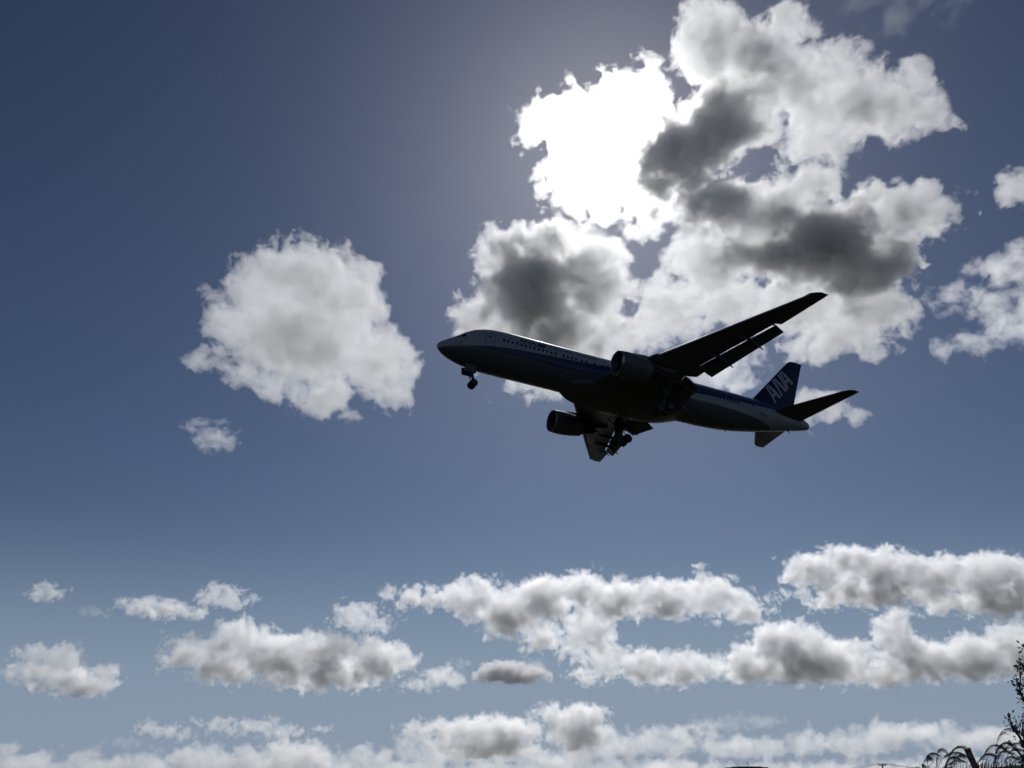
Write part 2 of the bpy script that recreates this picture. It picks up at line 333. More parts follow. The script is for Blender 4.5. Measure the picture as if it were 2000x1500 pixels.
# ------------------------------------------------------------------ the airliner (x aft of the nose, y starboard, z up)
POSE = (-5.75705937e-02, 4.63857440e-02, 4.29708987e-01, -8.36250788, 80.5469652, 44.2765840)
plane = empty('airliner')
from mathutils import Euler
plane.matrix_world = Matrix.Translation(EYE + Vector(POSE[3:])) @ Euler(POSE[:3], 'XYZ').to_matrix().to_4x4()
tag(plane, 'twin engine jet airliner with blue stripe and tail coming in to land, wheels down', 'airliner')

FX = [0, .12, .4, .8, 1.5, 2.2, 3, 4, 5, 6.5, 8.5, 12, 20, 33, 35, 38, 41, 44, 47, 50, 52, 53.2, 53.6, 53.67]
ZT = pchip(FX, [-.9, -.62, -.36, -.1, .33, .78, 1.38, 1.95, 2.3, 2.58, 2.7, 2.7, 2.7, 2.7, 2.7, 2.7, 2.7, 2.66, 2.5, 2.2, 1.85, 1.45, 1.15, .95])
ZB = pchip(FX, [-.9, -1.18, -1.45, -1.72, -2.03, -2.24, -2.42, -2.55, -2.63, -2.69, -2.7, -2.7, -2.7, -2.7, -2.69, -2.55, -2.2, -1.65, -1.0, -.3, .17, .5, .68, .9])
WD = pchip(FX, [.02, .3, .58, .88, 1.25, 1.55, 1.83, 2.1, 2.3, 2.46, 2.515, 2.515, 2.515, 2.515, 2.51, 2.48, 2.38, 2.18, 1.83, 1.28, .86, .5, .26, .03])
def surf(x, z):                      # half width of the fuselage at station x, height z
    t, b = ZT(x), ZB(x); zc, h = (t + b) / 2, (t - b) / 2
    return WD(x) * math.sqrt(max(0, 1 - ((z - zc) / h) ** 2))

def livery():
    m = bpy.data.materials.new('fuselage_paint'); m.use_nodes = True
    t = m.node_tree; b = t.nodes['Principled BSDF']; N = t.nodes.new; K = t.links.new
    co = N('ShaderNodeTexCoord'); s = N('ShaderNodeSeparateXYZ'); K(co.outputs['Object'], s.inputs[0])
    def curve(pts):                  # piecewise height z of an edge of the paint scheme against x
        fc = N('ShaderNodeFloatCurve'); cu = fc.mapping.curves[0]
        P = [((x) / 55, (z + 4) / 8) for x, z in pts]
        cu.points[0].location = P[0]; cu.points[1].location = P[-1]
        for q in P[1:-1]: cu.points.new(*q)
        for q in cu.points: q.handle_type = 'VECTOR'
        fc.mapping.update()
        d = N('ShaderNodeMath'); d.operation = 'DIVIDE'; K(s.outputs['X'], d.inputs[0]); d.inputs[1].default_value = 55
        K(d.outputs[0], fc.inputs['Value'])
        e = N('ShaderNodeMath'); e.operation = 'MULTIPLY_ADD'; K(fc.outputs[0], e.inputs[0]); e.inputs[1].default_value = 8; e.inputs[2].default_value = -4
        return e.outputs[0]
    def cmp(op, a, b_):
        d = N('ShaderNodeMath'); d.operation = op; K(a, d.inputs[0]); K(b_, d.inputs[1]); return d.outputs[0]
    z = s.outputs['Z']
    top = curve([(0, -1.35), (2.6, -1.2), (4.5, -.9), (6, -.7), (8.5, -.45), (12, -.22), (15.3, -.02), (19.5, .31), (22, .7), (26, 1.7), (30, 3.2), (55, 3.5)])
    bot = curve([(0, -1.3), (3.1, -1.13), (6, -1.14), (8.5, -1.12), (15.3, -1.24), (18.3, -1.1), (21, -1.0), (30, -.3), (35.3, .16), (42, .6), (46.6, 1.0), (49.5, 1.7), (51, 2.6), (55, 3)])
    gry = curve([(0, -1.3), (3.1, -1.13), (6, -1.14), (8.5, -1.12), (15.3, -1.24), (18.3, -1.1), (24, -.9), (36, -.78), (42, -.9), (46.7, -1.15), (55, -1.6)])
    blue = cmp('MULTIPLY', cmp('GREATER_THAN', z, bot), cmp('LESS_THAN', z, top))
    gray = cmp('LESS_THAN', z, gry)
    nz = N('ShaderNodeTexNoise'); nz.inputs['Scale'].default_value = .9; nz.inputs['Detail'].default_value = 6; K(co.outputs['Object'], nz.inputs['Vector'])
    def mix(f, a, b_):
        d = N('ShaderNodeMix'); d.data_type = 'RGBA'
        if f is not None: K(f, d.inputs['Factor'])
        for i, x in (('A', a), ('B', b_)):
            if isinstance(x, tuple): d.inputs[i].default_value = x + (1,)
            else: K(x, d.inputs[i])
        return d.outputs['Result']
    aft = N('ShaderNodeMath'); aft.operation = 'GREATER_THAN'; K(s.outputs['X'], aft.inputs[0]); aft.inputs[1].default_value = 31
    bl = mix(aft.outputs[0], (.005, .010, .085), (.007, .030, .12))
    cl = mix(nz.outputs['Fac'], (.36, .37, .385), (.42, .43, .445))
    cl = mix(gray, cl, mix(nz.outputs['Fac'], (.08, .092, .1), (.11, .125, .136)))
    cl = mix(blue, cl, bl)
    K(cl, b.inputs['Base Color']); b.inputs['Roughness'].default_value = .42; b.inputs['Coat Weight'].default_value = .1
    return m
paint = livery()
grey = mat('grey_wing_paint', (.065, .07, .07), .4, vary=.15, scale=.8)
dgrey = mat('dark_panel_paint', (.10, .105, .11), .45, vary=.2, scale=2)
cowlp = mat('engine_cowl_paint', (.10, .11, .12), .5, vary=.1, scale=1)
metal = mat('bare_metal', (.4, .4, .41), .4, 1.0, vary=.1)
dark = mat('burnt_metal', (.03, .03, .032), .5, .6)
rubber = mat('tyre_rubber', (.012, .012, .012), .8)
steel = mat('gear_steel', (.08, .085, .09), .4, .4)
glass = mat('dark_window_glass', (.01, .012, .015), .08, vary=.0)
navy = mat('navy_tail_paint', (.004, .006, .045), .3, coat=.3, vary=.1, scale=.6)
letterw = mat('white_letter_paint', (.5, .51, .54), .35, vary=.06)
letterb = mat('navy_letter_paint', (.006, .012, .11), .35, vary=.06)
black = mat('black_marking', (.012, .012, .014), .4)

# fuselage
xs = sorted(set(list(np.linspace(0, .4, 7)) + list(np.linspace(.4, 8.5, 34)) + list(np.linspace(8.5, 34, 24)) + list(np.linspace(34, 53.67, 46))))
fb = MB(); nS = 72
fb.grid([[(x, WD(x) * math.cos(a), (ZT(x) + ZB(x)) / 2 + (ZT(x) - ZB(x)) / 2 * math.sin(a)) for a in [2 * math.pi * k / nS for k in range(nS)]] for x in xs], True, True, True)
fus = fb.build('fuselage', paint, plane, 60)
# belly fairing where the wings pass under
wf = MB()
bx = [15.6, 16.3, 17.5, 19, 21, 24, 27, 29, 30.5, 31.8, 33]
BH = pchip(bx, [.25, .5, .78, .98, 1.12, 1.2, 1.2, 1.08, .85, .5, .2]); BW = pchip(bx, [1.0, 1.6, 2.3, 2.68, 2.85, 2.92, 2.92, 2.8, 2.5, 1.9, 1.1])
wf.grid([[(x, BW(x) * math.copysign(abs(math.cos(a)) ** .7, math.cos(a)), -2.12 + BH(x) * math.copysign(abs(math.sin(a)) ** .75, math.sin(a))) for a in [2 * math.pi * k / 40 for k in range(40)]] for x in np.linspace(15.6, 33, 40)], True, True, True)
wf.build('belly_fairing', mat('belly_paint', (.085, .09, .088), .42, vary=.4, scale=1.6), plane, 60)

def patch(name, poly, mt, side=-1, off=.012, parent=None, sub=0):   # a polygon (x, z) laid on the side of the fuselage
    b = bmesh.new(); b.faces.new([b.verts.new((x, 0, z)) for x, z in poly])
    if sub:
        bmesh.ops.triangulate(b, faces=b.faces); bmesh.ops.subdivide_edges(b, edges=b.edges, cuts=sub, use_grid_fill=True)
    for v in b.verts: v.co.y = side * (surf(v.co.x, v.co.z) + off)
    me = bpy.data.meshes.new(name); b.to_mesh(me); b.free()
    return link(name, me, mt, parent or plane, 60)
def octo(x, z, a, h): return [(x + p * a, z + q * h) for p, q in ((-1, -.5), (-.6, -1), (.6, -1), (1, -.5), (1, .5), (.6, 1), (-.6, 1), (-1, .5))]
wx = [7.07 + .545 * i for i in range(13)] + [14.67, 15.2, 15.75, 16.3, 17.09, 17.7, 18.8, 19.9, 20.5, 21.1] + [34.2 + .55 * i for i in range(11)]
for sd in (-1, 1):
    for x in wx: patch('window', octo(x, .32, .125, .19), glass, sd)
def outline(name, x0, x1, z0, z1, w_, mt, sd, parent=None):
    m = MB()
    zz = list(np.linspace(z0, z1, 9)); rows = []
    for xa, xb in ((x0, x0 + w_), (x1 - w_, x1)):
        m.grid([[(x, sd * (surf(x, z) + .012), z) for x in (xa, xb)] for z in zz], False)
    for za, zb in ((z0 - w_ * 1.5, z0), (z1, z1 + w_)):
        m.grid([[(x, sd * (surf(x, z) + .012), z) for z in (za, zb)] for x in np.linspace(x0, x1, 6)], False)
    return m.build(name, mt, parent or plane, 60)
for sd in (-1, 1):
    for x0, x1, z0, z1 in ((4.92, 6.0, -.86, 1.02), (41.65, 42.6, -.3, 1.45)):
        d = outline('door', x0, x1, z0, z1, .045, black, sd)
        patch('window', octo((x0 + x1) / 2, .45, .1, .15), glass, sd, parent=d)
    patch('cockpit_window', [(1.72, .12), (2.25, .02), (2.32, .5), (2.02, .54)], glass, sd, sub=2)
    patch('cockpit_window', [(2.33, .02), (2.9, .12), (2.82, .6), (2.4, .52)], glass, sd, sub=2)
    patch('cockpit_window', [(1.05, -.02), (1.66, .14), (1.96, .55), (1.6, .38), (1.3, .2)], glass, sd, sub=2)
    for x, z in ((2.35, -.75), (2.2, -.95), (2.4, -1.12)):
        pb = MB(); pb.tube([(x, sd * surf(x, z), z), (x - .02, sd * (surf(x, z) + .12), z), (x - .2, sd * (surf(x, z) + .13), z)], .025, 6); pb.build('pitot_probe', steel, plane)

# lettering
def text_mesh(body, shear=0.0, bold=0.0):
    cu = bpy.data.curves.new('lettering', 'FONT'); cu.body = body; cu.shear = shear; cu.offset = bold; cu.resolution_u = 3
    o = bpy.data.objects.new('lettering', cu); S.collection.objects.link(o)
    dg = bpy.context.evaluated_depsgraph_get(); me = bpy.data.meshes.new_from_object(o.evaluated_get(dg))
    bpy.data.objects.remove(o); bpy.data.curves.remove(cu)
    b = bmesh.new(); b.from_mesh(me); bpy.data.meshes.remove(me)
    return b
def side_text(body, x0, x1, z0, h, mt, shear=0.0, bold=0.0, name='lettering'):
    b = text_mesh(body, shear, bold)
    bmesh.ops.triangulate(b, faces=b.faces); bmesh.ops.subdivide_edges(b, edges=b.edges, cuts=1, use_grid_fill=True)
    X_ = [v.co.x for v in b.verts]; a, e = min(X_), max(X_)
    for v in b.verts:
        x = x0 + (v.co.x - a) / (e - a) * (x1 - x0); z = z0 + v.co.y / .7 * h
        v.co = (x, -(surf(x, z) + .014), z)
    me = bpy.data.meshes.new(name); b.to_mesh(me); b.free()
    return link(name, me, mt, plane)
side_text('ANA', 8.95, 11.1, .68, .85, letterb, .35, .02)
patch('logo_mark', [(11.05, .68), (12.15, .68), (12.3, .84), (11.2, .84)], letterb, sub=1)
patch('logo_mark', [(11.25, .9), (12.35, .9), (12.65, 1.4), (11.55, 1.4)], letterb, sub=2)
side_text('Inspiration of JAPAN', 12.95, 19.25, 1.0, .4, letterb, .25, .005)
side_text('BOEING 767', 38.3, 39.95, -.02, .2, black)
side_text('JA610A', 43.1, 44.65, -.42, .34, black, .0, .02)
patch('flag_emblem', [(7.78, .86), (8.1, .86), (8.1, 1.06), (7.78, 1.06)], mat('red_emblem', (.35, .02, .03), .4))
patch('emergency_marking', octo(40.46, .05, .09, .12), black)

# lifting surfaces
def foil(x0, ch, y, z, th, n=12, cut=1.0, vert=False, twist=0.0):
    pts = []
    def T(s): return 5 * th * ch * (.2969 * math.sqrt(s) - .126 * s - .3516 * s * s + .2843 * s ** 3 - .1030 * s ** 4)
    S_ = [cut * (1 - math.cos(math.pi * i / n)) / 2 for i in range(n + 1)]
    for s in S_[::-1]: pts.append((s, T(s)))
    for s in S_[1:]: pts.append((s, -T(s)))
    if cut >= .999: pts = pts[:-1]
    out = []
    for s, t in pts:
        X_, Z_ = x0 + s * ch, t - twist * (s - .3) * ch
        out.append((X_, t + y, z) if vert else (X_, y, z + Z_))
    return out
LE = lambda y: 18.4 + .689 * (y - 2.5)
def TE(y): return 30.35 - .12 * (y - 2.5) if y < 7.4 else 29.75 + (34.85 - 29.75) * (y - 7.4) / (23.85 - 7.4)
def FT(y):                           # where the fixed wing ends, ahead of the flaps
    if y <= 7.3: return 28.05
    if y <= 9.0: return TE(y) - .1
    if y <= 18.3: return 28.62 + (y - 9.6) * .423
    return TE(y)
ZW = lambda y: -2.0 + .165 * (y - 2.5) + .06
TH = lambda y: .15 - .05 * (y - 1) / 23
for sd in (-1, 1):
    wg = MB(); rows = []
    for y in [1.5, 2.5, 4, 5.5, 7.28, 7.32, 8.2, 8.96, 9.02, 10.5, 12, 14, 16, 18.27, 18.33, 20, 22, 23.3]:
        c0, c1 = LE(y) + (.32 if 9 < y < 23.2 else 0), TE(y)
        rows.append([(p[0], p[1] * sd, p[2]) for p in foil(c0, c1 - c0, y, ZW(y), TH(y), 14, min((FT(y) - c0) / (c1 - c0), .995))])
    for y, k in ((23.65, .4), (23.85, .75)):
        c0, c1 = LE(y) + k * .8, TE(y) - .03
        rows.append([(p[0], p[1] * sd, p[2]) for p in foil(c0, c1 - c0, y, ZW(y), TH(y) * (1 - k * .6), 14, .995)])
    wg.grid(rows, True, True, True)
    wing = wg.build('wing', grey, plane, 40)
    # trailing edge flaps, lowered
    for ya, yb, xa, ch, dr, ang in ((2.75, 7.1, 28.12, 2.35, -.02, 33), (9.15, 18.1, None, None, -.02, 30)):
        fm = MB(); rows = []
        for y in np.linspace(ya, yb, 8):
            x0 = xa + .1 if xa else FT(y) + .23
            chd = ch * (1 - .03 * (y - ya)) if ch else 2.0 - .085 * (y - ya)
            z0 = ZW(y) - .1 + dr
            sec = foil(0, chd, y, 0, .13, 10, .99)
            ca, sa = math.cos(R(ang)), math.sin(R(ang))
            rows.append([(x0 + p[0] * ca + p[2] * sa, y * sd, z0 - p[0] * sa + p[2] * ca) for p in sec])
        fm.grid(rows, True, True, True)
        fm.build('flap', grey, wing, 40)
    # flap track fairings and support arms
    for y, ln, rr in ((6.2, 4.6, .26), (11.75, 4.4, .24), (15.4, 4.0, .21), (18.25, 2.0, .1)):
        xb = FT(y); z0 = ZW(y)
        pm = MB(); prof = []
        for i in range(13):
            t = i / 12; x = xb - ln * .55 + ln * t; dz = 0 if t < .55 else -(t - .55) * ln * .55
            r_ = rr * (math.sin(math.pi * min(t * .9 + .05, 1)) ** .7) * (1 if t < .95 else .4)
            prof.append((x, dz, r_))
        pm.grid([[(x, sd * (y + .55 * r_ * math.cos(a)), z0 - .30 + dz + 1.1 * r_ * math.sin(a)) for a in [2 * math.pi * k / 12 for k in range(12)]] for x, dz, r_ in prof], True, True, True)
        pm.build('flap_fairing', grey, wing, 50)
    # leading edge slat, extended
    sm_ = MB(); rows = []
    for y in np.linspace(9.3, 23.3, 10):
        x0 = LE(y); z0 = ZW(y) - .12; k = 1.0 - .03 * (y - 9.3)
        rows.append([(x0 + px * k, sd * y, z0 + pz * k) for px, pz in ((.5, .3), (.25, .22), (.06, .08), (0, -.02), (.04, -.1), (.22, -.1), (.24, -.04), (.12, .02), (.28, .14))])
    sm_.grid(rows, True, True, True); sm_.build('slat', metal, wing, 50)
    # engine
    cz = (19, sd * 7.9, -2.5)
    eng = empty('engine'); eng.parent = plane
    cw = MB()
    cw.lathe_x([(.5, 1.06), (.1, 1.09), (-.25, 1.16), (-.5, 1.22), (-.62, 1.28), (-.66, 1.33), (-.6, 1.38), (-.4, 1.42), (0, 1.46), (.7, 1.48), (1.5, 1.45), (2.3, 1.36), (3.0, 1.24), (3.5, 1.14), (3.52, 1.1), (3.2, 1.08), (1.2, 1.1), (.5, 1.06)], cz, 48)
    cw.build('cowl', cowlp, eng, 40)
    lp = MB(); lp.lathe_x([(-.28, 1.175), (-.5, 1.225), (-.63, 1.285), (-.675, 1.335), (-.62, 1.39), (-.42, 1.428)], cz, 48); lp.build('inlet_lip', metal, eng, 50)
    fn = MB(); fn.lathe_x([(.45, 1.05), (.47, .3), (.2, .28), (-.1, .16), (-.28, .02)], cz, 36)
    for k in range(30):
        a = 2 * math.pi * k / 30; ca, sa = math.cos(a), math.sin(a)
        q = [(.05, -.05, .28), (.3, .05, .28), (.4, .1, 1.03), (.1, -.1, 1.03)]
        fn.add([(cz[0] + x, cz[1] + r_ * ca - t * sa, cz[2] + r_ * sa + t * ca) for x, t, r_ in q], [(0, 1, 2, 3)])
    fn.build('fan', dark, eng, 40)
    co = MB(); co.lathe_x([(2.6, .95), (3.4, .92), (4.2, .82), (5.0, .66), (5.4, .56), (5.4, .5), (4.9, .45), (5.6, .28), (6.1, .05)], cz, 36); co.build('exhaust_cone', dark, eng, 40)
    py = MB()
    tp = [(19.9, -1.02), (20.6, -.72), (22.2, -.62), (23.0, -.85), (26.5, -1.2), (26.5, -1.7), (24.8, -2.1), (22.6, -1.6), (21, -1.2), (19.9, -1.1)]
    py.grid([[(x, sd * 7.9 + s_ * (.16 if 0 < i < len(tp) - 1 else .05), z) for i, (x, z) in enumerate(tp)] for s_ in (-1, 1)], True, True, True)
    py.build('pylon', cowlp, eng, 40)
    # tailplane
    hs = MB(); rows = []
    for y, k in ((.2, 0), (1.2, 0), (3, 0), (6, 0), (8.6, 0), (9.1, .25), (9.3, .6)):
        a = 45.2 + (y - .8) * .805 + k * .7; e = 51.15 + (y - .8) * .298
        rows.append([(p[0], p[1] * sd, p[2]) for p in foil(a, e - a, y, .75 + .128 * (y - .5), .1 * (1 - k * .6), 12, .99)])
    hs.grid(rows, True, True, True)
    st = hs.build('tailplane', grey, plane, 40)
    el = MB()
    el.grid([[(50.3 + (y - 1.6) * .36, sd * y, .75 + .128 * (y - .5) + q * (.22 - .018 * y)) for q in (-1, 1)] for y in np.linspace(1.9, 8.9, 4)], False)
# fin
fm = MB(); rows = []
for z, x0, x1, k in ((1.6, 42.6, 50.75, 0), (2.6, 43.7, 51.1, 0), (3.0, 44.25, 51.3, 0), (6, 47.15, 52.4, 0), (10.5, 51.45, 54.1, 0), (10.95, 52.0, 54.3, .25), (11.1, 52.5, 54.36, .7)):
    rows.append(foil(x0, x1 - x0, 0, z, .1 * (1 - k * .6), 12, .99, True))
fm.grid(rows, True, True, True)
fin = fm.build('tail_fin', navy, plane, 40)
def finhalf(x, z):
    x0 = np.interp(z, [2.6, 3, 6, 10.5], [43.7, 44.25, 47.15, 51.45]); x1 = np.interp(z, [2.6, 3, 6, 10.5], [51.1, 51.3, 52.4, 54.1])
    s = min(max((x - x0) / (x1 - x0), .01), 1); return 5 * .1 * (x1 - x0) * (.2969 * math.sqrt(s) - .126 * s - .3516 * s * s + .2843 * s ** 3 - .1030 * s ** 4)
rd = MB()
for sd in (-1, 1):
    rd.grid([[(x_ + o_, sd * (finhalf(x_ + o_, z) + .008), z) for o_ in (0, .05)] for z, x_ in [(z, np.interp(z, [2.8, 10.8], [49.3, 53.3])) for z in np.linspace(3, 10.4, 8)]], False)
rd.build('rudder_gap', black, fin, 60)
# tail letters: parallelogram strokes on a slanting baseline
o0 = Vector((47.95, 3.14)); bv = Vector((4.18, 4.35)) / 3.0; uv = Vector((-1.48, 1.9))
def fp(a, b): q = o0 + bv * a + uv * b; return (q.x, q.y)
def letter(quads, sd):
    m = MB()
    for q in quads:
        P = [[Vector(fp(*q[0])).lerp(Vector(fp(*q[3])), t).lerp(Vector(fp(*q[1])).lerp(Vector(fp(*q[2])), t), s) for s in (0, .5, 1)] for t in (0, .25, .5, .75, 1)]
        m.grid([[(p.x, sd * (finhalf(p.x, p.y) + .02), p.y) for p in r_] for r_ in P], False)
    m.build('tail_lettering', letterw, fin, 60)
for sd in (-1, 1):
    A = lambda x: [[(x + .0, 0), (x + .2, 0), (x + .44, 1), (x + .24, 1)], [(x + .66, 0), (x + .94, 0), (x + .70, 1), (x + .441, 1)], [(x + .27, .28), (x + .60, .28), (x + .565, .46), (x + .31, .46)]]
    letter(A(0), sd); letter(A(2.02), sd)
    x = 1.02
    letter([[(x, 0), (x + .2, 0), (x + .36, 1), (x + .16, 1)], [(x + .6, 0), (x + .86, 0), (x + .62, 1), (x + .361, 1)], [(x + .861, 0), (x + 1.0, 0), (x + 1.16, 1), (x + .99, 1)]], sd)

# landing gear
def wheel(c_, r_, hw, parent):
    t = MB(); t.lathe_y([(-hw, r_ * .62), (-hw, r_ * .86), (-hw * .7, r_ * .97), (0, r_), (hw * .7, r_ * .97), (hw, r_ * .86), (hw, r_ * .62)], c_); o = t.build('wheel', rubber, parent, 40)
    h = MB(); h.lathe_y([(-hw * 1.03, r_ * .2), (-hw * 1.02, r_ * .6), (hw * 1.02, r_ * .6), (hw * 1.03, r_ * .2)], c_, 20); h.build('hub', steel, o, 40)
ng = empty('nose_landing_gear'); ng.parent = plane
m = MB(); m.tube([(4.25, 0, -2.4), (4.45, 0, -3.7), (4.47, 0, -4.72)], [.16, .14, .09], 10); m.tube([(4.47, -.5, -4.76), (4.47, .5, -4.76)], .07, 8); m.tube([(3.3, 0, -2.5), (4.4, 0, -3.75)], .07, 8)
m.tube([(4.47, 0, -3.75), (4.75, 0, -4.2), (4.5, 0, -4.65)], .045, 6); m.box((4.3, 0, -3.55), (.12, .3, .1)); m.tube([(4.2, -.33, -3.9), (4.2, .33, -3.9)], .11, 8)
m.build('strut', steel, ng)
for s in (-1, 1):
    d = MB(); d.box((3.95, s * .52, -3.12), (.68, .03, .5), Matrix.Rotation(R(-8 * s), 3, 'X')); d.build('gear_door', grey, ng)
    wheel((4.47, s * .36, -4.76), .47, .17, ng)
for sd in (-1, 1):
    mg = empty('main_landing_gear'); mg.parent = plane
    y0 = sd * 4.65; m = MB()
    a, b_ = Vector((25.72, y0, -5.22)), Vector((27.1, y0, -4.72)); mid = (a + b_) / 2
    m.tube([(26.9, y0 + sd * .25, -1.9), (26.6, y0 + sd * .05, -3.6), tuple(mid)], [.24, .22, .15], 12); m.tube([tuple(a), tuple(b_)], .14, 8)
    m.tube([(26.5, y0 - sd * 1.9, -2.6), (26.6, y0, -3.7)], .1, 8); m.tube([(24.6, y0 + sd * .2, -2.0), (26.6, y0, -3.6)], .08, 8); m.tube([(26.75, y0, -3.5), (27.3, y0, -4.0), tuple(mid + Vector((.15, 0, .1)))], .06, 6)
    for q in (a, b_): m.tube([tuple(q + Vector((0, -.62, 0))), tuple(q + Vector((0, .62, 0)))], .08, 8)
    m.build('strut', steel, mg)
    d = MB(); d.box((26.6, y0 + sd * .62, -2.75), (.55, .035, .85), Matrix.Rotation(R(12 * sd), 3, 'X')); d.build('gear_door', grey, mg)
    for q in (a, b_):
        for s in (-1, 1): wheel((q.x, q.y + s * .57, q.z), .585, .2, mg)
# small blades and masts under the belly
for x, z, h in ((9.5, -2.7, .3), (13.2, -2.7, .35), (38.9, -2.48, .42), (49.6, -.4, .3), (36.0, -2.62, .25)):
    m = MB(); m.grid([[(x + .35 * t + p, q, z + .05 - h * t) for p, q in ((-.2 * (1 - .5 * t), 0), (0, -.035), (.22 * (1 - .5 * t), 0), (0, .035))] for t in (0, 1)], True, True, True); m.build('antenna', dgrey, plane)

# ------------------------------------------------------------------ far roof line, pole, stake, grasses, tree
wallm = mat('dark_cladding', (.05, .045, .045), .7, vary=.2, scale=.2)
def building():
    Y = 420; p0, p1 = at(1433, 1498.5, Y), at(1500, 1497.5, Y); top = (p0.z + p1.z) / 2
    b = empty('flat_roofed_building', ((p0.x + p1.x) / 2, Y + 9, 0)); hw = (p1.x - p0.x) / 2
    tag(b, 'dark flat roofed building with one rooftop mast, showing at the bottom edge', 'building')
    m = MB(); m.box((0, 0, (top - .7) / 2), (hw - .4, 8.6, (top - .7) / 2)); m.build('wall', wallm, b)
    m = MB(); m.box((0, 0, top - .35), (hw, 9, .35)); m.box((hw * .05, 0, top + .08), (hw * .7, 6, .16)); m.build('roof', mat('roof_sheet', (.035, .03, .032), .6), b)
    m = MB(); m.tube([(0, -4, top + .2), (0, -4, top + 1.9)], .09, 6); m.tube([(-.8, -4, top + 2.3), (0, -4, top + 1.6), (.7, -4, top + 1.1)], .1, 6); m.build('roof_mast', steel, b)
    for i in range(7):
        m = MB(); m.box((-hw + 2.0 + i * (2 * hw - 4) / 6, -8.62, top * .55), (.8, .05, .7)); m.build('window', glass, b)
building()
def pole():
    Y = 130; p = at(1723, 1494.5, Y)
    o = empty('utility_pole', (p.x, Y, 0)); tag(o, 'thin utility pole with a short crossarm, just reaching above the bottom edge', 'utility pole')
    m = MB(); m.tube([(0, 0, 0), (0, 0, p.z - .05)], [.16, .11], 10); m.build('pole', mat('concrete_pole', (.2, .2, .19), .8), o)
    m = MB(); m.box((0, 0, p.z + .02), (.62, .06, .07)); m.build('crossarm', steel, o)
    for x in (-.52, .05, .52):
        m = MB(); m.tube([(x, 0, p.z + .08), (x, 0, p.z + .26)], [.05, .04], 6); m.build('insulator', mat('porcelain', (.3, .28, .26), .3), o)
    m = MB()
    for x in (-.52, .52):
        for dx, dy, dz in ((-10, 10, -1.4), (16, 12, -.6)):
            P = [Vector((x, 0, p.z + .26)).lerp(Vector((x + dx, dy, p.z + .15 + dz)), t) + Vector((0, 0, -.25 * 4 * t * (1 - t))) for t in np.linspace(0, 1, 14)]
            m.tube(P, .025, 4)
    m.build('wire', black, o)
pole()
def stake():
    b, t = at(1907, 1503, 6.6), at(1888.5, 1462, 6.6)
    o = empty('marker_stake', b); tag(o, 'leaning wooden marker stake banded red and grey between the plume grasses', 'stake')
    d = (t - b); ln = d.length; M = d.to_track_quat('Z', 'Y').to_matrix()
    mr_ = mat('stake_red', (.3, .022, .025), .6, vary=.25, scale=30, bump=.2); mg_ = mat('stake_grey', (.16, .16, .16), .65, vary=.25, scale=30, bump=.2)
    for i, (u, v) in enumerate(((-1.0, .12), (.12, .42), (.42, .56), (.56, .84), (.84, 1.0))):
        m = MB(); m.box(M @ Vector((0, 0, ln * (u + v) / 2)), (.018, .016, ln * (v - u) / 2 - .0005), M)
        m.build('band', mr_ if i % 2 == 0 else mg_, o, 30)
stake()
stemm = mat('dry_stem', (.09, .075, .04), .8, vary=.3, scale=20)
plumem = mat('seed_plume', (.13, .10, .085), .9, vary=.35, scale=25)
leafg = mat('grass_blade', (.05, .055, .02), .8, vary=.4, scale=10)
def ribbon(m, pts, w0):              # a flat tapering blade
    n = len(pts); rows = []
    for i, p in enumerate(pts):
        t = (pts[min(i + 1, n - 1)] - pts[max(i - 1, 0)]).normalized(); s = t.cross(Vector((.2, 1, .1))).normalized() * (w0 * (1 - i / (n - .4)) / 2)
        rows.append([p - s, p + s])
    m.grid(rows, False)
def grass_clump(u0, v0, Y, stems, label, seed):
    r = random.Random(seed); base = at(u0, v0, Y); base.z = bank(base.x, base.y) - .02
    o = empty('plume_grass', base); tag(o, label, 'plume grass', 'plume grasses on the embankment')
    for (tu, tv, arch, plen) in stems:
        tip = at(tu, tv, Y + r.uniform(-.3, .3)) - base
        root = Vector((r.uniform(-.08, .08), r.uniform(-.1, .1), 0))
        dv = tip - root; c1 = root + Vector((dv.x * .08, dv.y * .3, dv.z * .75)); c2 = root + Vector((dv.x * .5, dv.y * .7, dv.z + arch * .9))
        P = [root * (1 - t) ** 3 + c1 * 3 * t * (1 - t) ** 2 + c2 * 3 * t * t * (1 - t) + tip * t ** 3 for t in np.linspace(0, 1, 22)]
        m = MB(); m.tube(P, [.0035 - .0028 * i / 21 for i in range(22)], 5); st = m.build('stem', stemm, o)
        m = MB(); k0 = int(22 * (1 - plen))
        for k in range(70):         # hair-fine side branches of the plume, all blown to the right
            t = r.random() ** .8; f_ = k0 + t * (21 - k0); i = min(int(f_), 20); p = P[i].lerp(P[i + 1], f_ - i); d = (P[i + 1] - P[i]).normalized()
            ln = r.uniform(.035, .085) * (1.05 - .5 * t)
            q = p + d * ln * .8 + Vector((ln * .25, r.uniform(-.3, .3) * ln, r.uniform(-.5, .05) * ln))
            e = q + Vector((ln * .4, r.uniform(-.2, .2) * ln, -ln * r.uniform(.1, .5)))
            ribbon(m, [p, q, e], r.uniform(.0015, .003))
        m.build('plume', plumem, st, None)
    m = MB()
    for k in range(26):
        root = Vector((r.uniform(-.2, .2), r.uniform(-.25, .25), 0)); ln = r.uniform(.12, .38); dx = r.uniform(.1, 1.0)
        P = [root + Vector((ln * dx * t ** 1.5, r.uniform(-.02, .02), ln * (t - .55 * t * t))) for t in np.linspace(0, 1, 7)]
        ribbon(m, P, r.uniform(.004, .008))
    m.build('leaves', leafg, o, None)
grass_clump(1790, 1512, 7.2, [(1800, 1496, .06, .6), (1792, 1502, .05, .6)], 'shortest plume grass, leftmost, barely over the bottom edge', 1)
